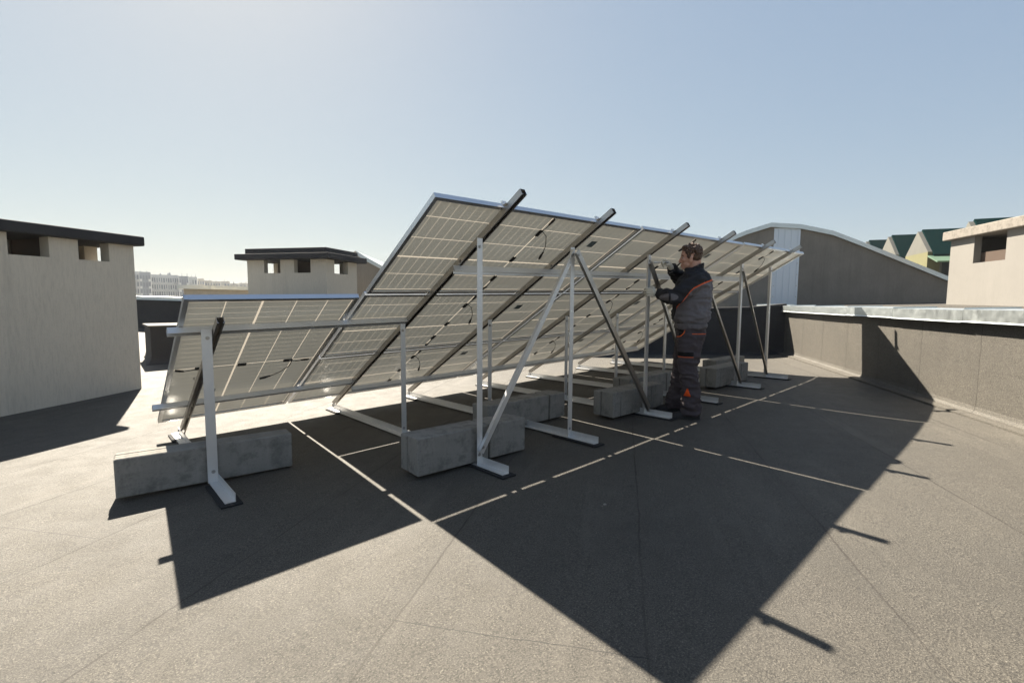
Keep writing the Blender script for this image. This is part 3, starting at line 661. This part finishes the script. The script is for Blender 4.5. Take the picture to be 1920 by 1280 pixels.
def trouser_mat():
    m = mat('work_trousers', rough=.8, spec=.25); n = N(m); co = n.coord(); s = n.sep(co); a, y, z = s[0], s[1], s[2]
    def box_(a0, a1, z0, z1):
        r_ = n.math('MULTIPLY', n.math('GREATER_THAN', a, a0), n.math('LESS_THAN', a, a1)); q = n.math('MULTIPLY', n.math('GREATER_THAN', z, z0), n.math('LESS_THAN', z, z1))
        return n.math('MULTIPLY', n.math('MULTIPLY', r_, q), n.math('GREATER_THAN', y, .06))
    c = n.mix(n.noise(co, 7, 4, .6), (.050, .040, .043), (.082, .066, .069))
    c = n.mix(box_(-.065, .10, .645, .688), c, (.008, .008, .009))
    c = n.mix(box_(-.065, .10, .634, .643), c, (.55, .10, .03))
    c = n.mix(box_(.035, .075, .845, .92), c, (.010, .010, .011))
    c = n.mix(box_(-.185, -.045, .866, .873), c, (.75, .13, .03))
    # curved hip pocket piping
    q = n.math('ADD', n.math('POWER', n.math('SUBTRACT', a, .115), 2), n.math('POWER', n.math('SUBTRACT', z, .93), 2)); arc = n.math('MULTIPLY', n.math('LESS_THAN', n.math('ABSOLUTE', n.math('SUBTRACT', n.math('SQRT', q), .10)), .004), box_(.02, .09, .82, .92))
    c = n.mix(arc, c, (.85, .15, .03))
    # orange lining showing at the calf
    tri = n.math('LESS_THAN', n.math('ADD', n.math('ABSOLUTE', n.math('SUBTRACT', a, -.018)), n.math('MULTIPLY', n.math('SUBTRACT', z, .285), .35)), .019)
    c = n.mix(n.math('MULTIPLY', tri, box_(-.06, .03, .245, .325)), c, (.80, .09, .01))
    n.base(c); n.bump(n.noise(co, 420, 2, .6), .0005, .5); return m
M['jacket'] = jacket_mat(); M['trousers'] = trouser_mat()
M['glove'] = cloth('pale_work_glove', (.60, .56, .47), (.72, .68, .58)); M['boot'] = cloth('black_work_boot', (.018, .017, .018), (.035, .032, .032), .6); M['sole'] = mat('boot_sole', (.02, .02, .02), .7)
M['skin'] = mat('skin', (.50, .27, .18), .5); n = N(M['skin']); sk = n.noise(n.coord(), 14, 4, .6)
n.base(n.mix(sk, (.50, .255, .175), (.60, .34, .24))); n.bump(n.noise(n.coord(), 180, 2, .6), .0005, .5); n.p.inputs['Subsurface Weight'].default_value = .08; n.p.inputs['Subsurface Radius'].default_value = (.01, .004, .002)
M['hair'] = mat('brown_hair', (.08, .038, .018), .55); n = N(M['hair']); hn = n.noise(n.mapping(n.coord(), scale=(40, 70, 40)), 2.2, 4, .7)
n.base(n.ramp(hn, [(.3, (.015, .007, .004)), (.5, (.07, .033, .015)), (.75, (.20, .105, .05))])); n.bump(hn, .006, 1.)
M['eye'] = mat('eye_white', (.34, .30, .27), .3); M['iris'] = mat('iris', (.03, .025, .02), .2)

def ell(c, ax, ra, rb, up_=None, seg=20, sq=2.3):
    """superellipse ring at c, perpendicular to ax; ra along forward-ish, rb lateral"""
    ax = V(ax).normalized(); u_ = V(up_) if up_ else V((1, 0, 0)); u_ = (u_-ax*u_.dot(ax)).normalized(); v_ = ax.cross(u_); r_ = []
    for i in range(seg):
        q = 2*math.pi*i/seg; cx, cy = math.cos(q), math.sin(q)
        cx = math.copysign(abs(cx)**(2/sq), cx); cy = math.copysign(abs(cy)**(2/sq), cy)
        r_.append(c+u_*ra*cx+v_*rb*cy)
    return r_
def limb(mb, pts_, n_=5, seg=16):             # pts: (point, ra, rb); rounded tube through the points
    rings = []; k = len(pts_)
    for i, (p, ra, rb) in enumerate(pts_):
        t_ = (pts_[min(i+1, k-1)][0]-pts_[max(i-1, 0)][0]); rings.append(ell(p, t_, ra, rb, (1, .3, .2) if abs(V(t_).normalized().x) < .8 else (0, 0, 1), seg, 2.0))
    mb.loft(rings)
def blob(mb, c, r_, seg=16, rings=10, rot=None):
    k = len(mb.v); c = V(c)
    rr = []
    for i in range(rings+1):
        th_ = math.pi*(.02+.96*i/rings); ring = []
        for j in range(seg):
            q = 2*math.pi*j/seg; p = V((r_[0]*math.sin(th_)*math.cos(q), r_[1]*math.sin(th_)*math.sin(q), r_[2]*math.cos(th_)))
            if rot: p = rot @ p
            ring.append(c+p)
        rr.append(ring)
    mb.loft(rr)
def fuse(mb, voxel, smooth_it=3, fn=None):
    """merge overlapping closed shapes into one continuous skin, smooth it, then shape it with fn(co, normal)"""
    me = bpy.data.meshes.new('tmp'); me.from_pydata(mb.v, [], mb.f); me.update()
    bm = bmesh.new(); bm.from_mesh(me); bmesh.ops.recalc_face_normals(bm, faces=bm.faces); bm.to_mesh(me); bm.free()
    o = bpy.data.objects.new('tmp', me); COL.objects.link(o)
    r_ = o.modifiers.new('r', 'REMESH'); r_.mode = 'VOXEL'; r_.voxel_size = voxel
    s_ = o.modifiers.new('s', 'SMOOTH'); s_.factor = .5; s_.iterations = smooth_it
    dg = bpy.context.evaluated_depsgraph_get(); ev = o.evaluated_get(dg); m2 = bpy.data.meshes.new_from_object(ev)
    bpy.data.objects.remove(o); bpy.data.meshes.remove(me)
    if fn:
        ns = [v.normal.copy() for v in m2.vertices]
        for v, n_ in zip(m2.vertices, ns): v.co = v.co+n_*fn(v.co, n_)
    for p in m2.polygons: p.use_smooth = True
    m2.update(); return m2
def wear(name, me, m, parent, mtx=None):
    me.name = name; me.materials.clear(); me.materials.append(m); o = bpy.data.objects.new(name, me); COL.objects.link(o); o.parent = parent; return o
def ridge(p, s): return 1-2*abs(noise.noise(p*s))
def folds(p, sc_, seed=0):
    q = V((p.x*sc_[0], p.y*sc_[1], p.z*sc_[2]))+V((seed, seed*1.3, seed*2.1)); wv = V((noise.noise(q*.7+V((5, 0, 0))), 0, noise.noise(q*.7)))*.5
    return ridge(q+wv, 1)
man = empty('person', MAN, 'man in a black and grey work jacket with orange piping, bolting the third tall post', 'person')
# continuous body under the clothes, with head, neck and hands' wrists
b = MB()
limb(b, [(P(-.055, 0, .84), .09, .10), (P(-.055, 0, .95), .09, .10), (P(-.05, 0, 1.15), .11, .14), (P(-.06, 0, 1.38), .11, .15), (P(-.07, 0, 1.46), .07, .10), (P(-.07, 0, 1.50), .055, .06), (P(-.06, 0, 1.62), .056, .056)])
for l, kn, an, toe in ((-.10, P(-.03, -.13, .465), P(-.07, -.13, .09), -1), (.10, P(.01, .14, .44), P(.065, .18, .09), 1)):
    limb(b, [(P(-.05, l*.75, .86), .06, .05), (P(-.035, l*1.15, .66), .070, .06), (kn, .046, .046), (kn+(an-kn)*.4, .042, .042), (an, .034, .034)])
LS, LE, LWr = P(-.075, -.175, 1.405), P(.135, -.265, 1.232), P(.285, -.095, 1.268)
RS, RE, RWr = P(-.05, .175, 1.42), P(.03, .37, 1.44), P(.155, .10, 1.550)
for s_, e_, w_ in ((LS, LE, LWr), (RS, RE, RWr)): limb(b, [(s_, .05, .05), ((s_+e_)/2, .046, .046), (e_, .04, .04), ((e_+w_)/2, .037, .037), (w_, .026, .026)])
hd = Matrix.Rotation(math.radians(8), 3, 'Y')
blob(b, P(-.030, 0, 1.680), (.096, .074, .092)); blob(b, P(-.005, 0, 1.625), (.070, .062, .075)); blob(b, P(.010, 0, 1.575), (.052, .050, .050)); blob(b, P(.034, 0, 1.535), (.024, .026, .022))
blob(b, P(.048, 0, 1.662), (.022, .050, .014)); blob(b, P(-.085, 0, 1.60), (.045, .05, .07))
limb(b, [(P(.060, 0, 1.650), .008, .007), (P(.070, 0, 1.625), .010, .009), (P(.082, 0, 1.598), .012, .012)], seg=10); blob(b, P(.078, 0, 1.592), (.012, .016, .009))
blob(b, P(.062, 0, 1.563), (.010, .022, .008)); blob(b, P(.060, 0, 1.551), (.009, .019, .007))
for s_ in (-1, 1):
    blob(b, P(.040, s_*.038, 1.61), (.022, .018, .022)); blob(b, P(-.022, s_*.074, 1.612), (.018, .008, .030)); blob(b, P(-.026, s_*.080, 1.630), (.016, .007, .014)); blob(b, P(-.014, s_*.076, 1.588), (.008, .006, .010))
wear('body', fuse(b, .0055, 2), M['skin'], man)
for s_ in (-1, 1):
    e = MB(); blob(e, P(.0475, s_*.031, 1.632), (.0125, .0125, .0090)); e.build('eye', M['eye'], man, smooth=True)
    e = MB(); blob(e, P(.0570, s_*.031, 1.631), (.0045, .0062, .0060)); e.build('iris', M['iris'], bpy.data.objects['eye' if s_ == -1 else 'eye.001'], smooth=True)
    e = MB(); limb(e, [(P(.060, s_*.014, 1.655), .004, .003), (P(.062, s_*.032, 1.660), .005, .004), (P(.048, s_*.050, 1.654), .004, .003)], seg=8); e.build('eyebrow', M['hair'], man, smooth=True)
# hair: a cap of tufts over the skull, fuller on top, short at nape and temples
h_ = MB(); random.seed(11)
blob(h_, P(-.040, 0, 1.700), (.093, .078, .078)); blob(h_, P(-.070, 0, 1.655), (.066, .073, .085)); blob(h_, P(.018, 0, 1.735), (.048, .055, .030))
for s_ in (-1, 1): blob(h_, P(-.003, s_*.066, 1.665), (.024, .014, .046))
for i in range(150):
    az_ = random.uniform(0, 2*math.pi); zz = random.uniform(-.25, 1); rr_ = math.sqrt(max(0, 1-zz*zz)); c_ = P(-.040+.094*rr_*math.cos(az_), .080*rr_*math.sin(az_), 1.692+.084*zz)
    if c_.x > .03 and c_.z < 1.70: continue
    blob(h_, c_, (random.uniform(.010, .018), random.uniform(.007, .012), random.uniform(.008, .016)), 8, 5, Matrix.Rotation(random.uniform(-1, 1), 3, 'Y') @ Matrix.Rotation(random.uniform(-1, 1), 3, 'Z'))
wear('hair', fuse(h_, .0045, 1, lambda c, n_: .004*noise.noise(V((c.x*60, c.y*90, c.z*60)))), M['hair'], man)
# jacket
j = MB()
JT = [(.925, -.052, .142, .175), (.95, -.052, .150, .182), (.985, -.050, .150, .182), (1.02, -.050, .172, .195), (1.09, -.048, .182, .200), (1.20, -.052, .180, .198), (1.32, -.060, .172, .200), (1.40, -.068, .160, .198), (1.455, -.072, .128, .165), (1.495, -.070, .092, .110), (1.52, -.062, .080, .088)]
j.loft([ell(P(c, 0, h), (0, 0, 1), d, w_) for h, c, d, w_ in JT])
for s_, e_, w_ in ((LS, LE, LWr), (RS, RE, RWr)):
    limb(j, [(s_+(s_-e_).normalized()*.03, .080, .085), (s_, .086, .09), ((s_+e_)/2, .076, .076), (e_+(s_-e_)*.08, .070, .070), (e_+(w_-e_)*.12, .068, .068), ((e_+w_)/2, .060, .060), (e_+(w_-e_)*.82, .049, .049), (e_+(w_-e_)*.94, .044, .044)])
    blob(j, e_, (.064, .064, .064))
def jf(c, n_):
    q = .016*folds(c, (6, 6, 15), 1)+.009*folds(c, (13, 13, 22), 2)+.004*noise.noise(c*30)
    for e_ in (LE, RE):
        dd = (c-e_).length
        if dd < .13: q += .010*(1-dd/.13)*ridge(V((c.x*22, c.y*10, c.z*12)), 1)
    if c.z < 1.06: q += .007*ridge(V((c.x*13, c.y*13, c.z*22)), 1)
    return q-.006
jk = wear('jacket', fuse(j, .0085, 3, jf), M['jacket'], man)
c_ = MB(); rings = []                          # standing collar, open at the front
for r_, z0_, z1_ in ((1.0, 1.47, 1.575),): 
    for i in range(29):
        q = math.radians(28+(360-56)*i/28); fr_ = math.cos(q); o_ = P(-.062+.080*fr_, .074*math.sin(q), 0); top_ = 1.545-.040*fr_; ou = V((fr_, -math.sin(q), 0))
        rings.append([o_+ou*.012+V((0, 0, 1.46)), o_+ou*.016+V((0, 0, top_-.008)), o_+ou*.011+V((0, 0, top_)), o_+ou*.003+V((0, 0, top_-.004)), o_+ou*.000+V((0, 0, 1.46))])
c_.loft(rings); co_ = MB(); M['collar'] = cloth('black_collar', (.010, .010, .012), (.022, .022, .026)); c_.build('collar', M['collar'], jk, smooth=True)
# trousers
t_ = MB()
t_.loft([ell(P(c, 0, h), (0, 0, 1), d, w_) for h, c, d, w_ in ((.72, -.035, .10, .12), (.78, -.045, .125, .165), (.85, -.053, .138, .172), (.93, -.052, .132, .165), (.965, -.05, .128, .16))])
limb(t_, [(P(-.045, -.085, .85), .118, .088), (P(-.030, -.115, .68), .112, .088), (P(-.025, -.125, .55), .096, .082), (P(-.027, -.13, .465), .089, .078), (P(-.050, -.13, .36), .083, .074), (P(-.062, -.13, .27), .080, .072), (P(-.066, -.13, .15), .080, .072), (P(-.066, -.13, .085), .082, .074), (P(-.066, -.13, .052), .080, .072)])
limb(t_, [(P(-.045, .085, .85), .115, .088), (P(-.020, .115, .68), .108, .086), (P(.005, .13, .55), .092, .080), (P(.012, .14, .44), .086, .076), (P(.030, .155, .34), .080, .072), (P(.048, .168, .24), .078, .070), (P(.062, .178, .14), .080, .072), (P(.064, .18, .07), .082, .074), (P(.064, .18, .05), .080, .072)])
def tf(c, n_):
    k_ = 1.5 if c.z < .30 else 1.
    q = .014*folds(c, (7, 7, 17), 7)*k_+.006*folds(c, (15, 15, 30), 3)+.004*noise.noise(c*26)
    if .60 < c.z < .70 and c.y > .06 and -.07 < c.x < .10: q = .006+.002*noise.noise(c*30)
    if c.z < .2: q += .007*ridge(V((c.x*8, c.y*8, c.z*38)), 1)
    return q-.004
wear('trousers', fuse(t_, .0085, 3, tf), M['trousers'], man)
# boots
for nm_, c0_, l in (('boot', -.012, -.13), ('boot', .105, .18)):
    bt = MB(); rings = []
    for a_, wd, ht in ((-.140, .022, .060), (-.130, .034, .085), (-.09, .040, .115), (-.04, .040, .120), (.00, .040, .100), (.04, .044, .082), (.08, .048, .070), (.115, .044, .060), (.138, .030, .046), (.147, .014, .032)):
        rings.append([P(c0_+a_, l+wd*math.cos(q)*1.02, .028+max(0, (ht-.028))*(math.sin(q) if math.sin(q) > 0 else 0)+(math.sin(q)*.006 if math.sin(q) < 0 else 0)) for q in [2*math.pi*i/16 for i in range(16)]])
    bt.loft(rings); limb(bt, [(P(c0_-.075, l, .06), .052, .045), (P(c0_-.078, l, .14), .050, .046)])
    o = wear('boot', fuse(bt, .006, 2, lambda c, n_: .0015*noise.noise(c*50)), M['boot'], man)
    so_ = MB(); out_ = [(-.146, .0), (-.140, .024), (-.11, .037), (-.05, .037), (.0, .036), (.05, .046), (.09, .050), (.125, .043), (.148, .020), (.154, 0)]
    ring = [(a_, w_) for a_, w_ in out_]+[(a_, -w_) for a_, w_ in out_[-2:0:-1]]
    rr_ = []
    for k_, z_ in ((.98, .002), (1.0, .008), (1.0, .026), (.97, .032)): rr_.append([P(c0_+a_*k_, l+w_*k_, z_) for a_, w_ in ring])
    so_.loft(rr_).build('sole', M['sole'], o, smooth=False)
# gloves: palm, four curled fingers of different lengths, thumb
def finger(mb, pts_, r0): mb.tube(pts_, [r0*(1-.12*i) for i in range(len(pts_))], 10); blob(mb, pts_[0], (r0*1.1,)*3, 8, 6); blob(mb, pts_[-1], (r0*.9,)*3, 8, 6)
PC = MAN.inverted() @ V((XS[2]-.028, YT, 0)); pa, pl = PC.x, -PC.y
lh = MB(); hz = 1.283                            # left hand closed round the post
limb(lh, [(LWr+(LE-LWr)*.12, .030, .036), (LWr, .029, .034), (P(pa-.035, pl-.062, hz-.002), .026, .038)])
limb(lh, [(P(pa-.045, pl-.060, hz-.045), .020, .024), (P(pa-.040, pl-.058, hz-.02), .024, .026), (P(pa-.038, pl-.056, hz+.015), .024, .026), (P(pa-.035, pl-.054, hz+.042), .018, .022)])
for k_, ln in enumerate((.95, 1.05, 1.0, .82)):
    z_ = hz+.037-k_*.0235; g_ = ln
    finger(lh, [P(pa-.018, pl-.062, z_), P(pa+.018, pl-.060, z_+.001), P(pa+.046*g_, pl-.028, z_), P(pa+.040*g_, pl+.012*g_, z_-.002)], .0115-.0006*k_)
finger(lh, [P(pa-.052, pl-.045, hz+.020), P(pa-.052, pl-.020, hz+.044), P(pa-.040, pl+.006, hz+.058), P(pa-.022, pl+.022, hz+.060)], .0125)
o = wear('glove', fuse(lh, .0038, 2, lambda c, n_: .0016*noise.noise(c*90)), M['glove'], man)
rh = MB(); tz = 1.592; tl = pl+.012               # right hand on the socket driver
limb(rh, [(RWr+(RE-RWr)*.10, .030, .034), (RWr, .028, .032), (P(.175, .072, 1.572), .024, .034)])
limb(rh, [(P(.164, .078, 1.567), .026, .034), (P(.190, .060, 1.588), .025, .038), (P(.212, .048, 1.606), .018, .034)])
for k_, (ln, sp_) in enumerate(((1.05, .034), (1.1, .012), (1.0, -.010), (.82, -.030))):
    c = P(.214, tl+.022-sp_*.6+.0, 1.612-.010*k_)
    finger(rh, [c, c+P(.026*ln, -.004, .004), c+P(.040*ln, -.008, -.018), c+P(.026*ln, -.008, -.036)], .0108-.0005*k_)
finger(rh, [P(.180, .038, 1.574), P(.202, .020, 1.566), P(.230, .012, 1.568), P(.248, .012, 1.578)], .0125)
wear('glove', fuse(rh, .0038, 2, lambda c, n_: .0016*noise.noise(c*90)), M['glove'], man)
# the tool he holds
wt = empty('socket_driver', MAN @ P(.20, tl, tz), 'small silver socket driver held in his raised right hand', 'hand tool'); inv = Matrix.Translation(-wt.location) @ MAN
def W_(mb, nm, m): return mb.build(nm, M[m], wt, inv=inv, smooth=False)
W_(MB().tube([P(.205, tl, tz), P(.235, tl, tz), P(.262, tl, tz), P(.30, tl, tz)], [.007, .0065, .006, .006], 12), 'shaft', 'alu')
W_(MB().tube([P(.300, tl, tz), P(.325, tl, tz), P(.338, tl, tz)], [.012, .012, .011], 12), 'socket', 'alu')
W_(MB().tube([P(.188, tl+.004, tz-.002), P(.192, tl+.004, tz-.002), P(.215, tl, tz), P(.222, tl, tz)], [.007, .010, .009, .007], 12), 'handle', 'steel')
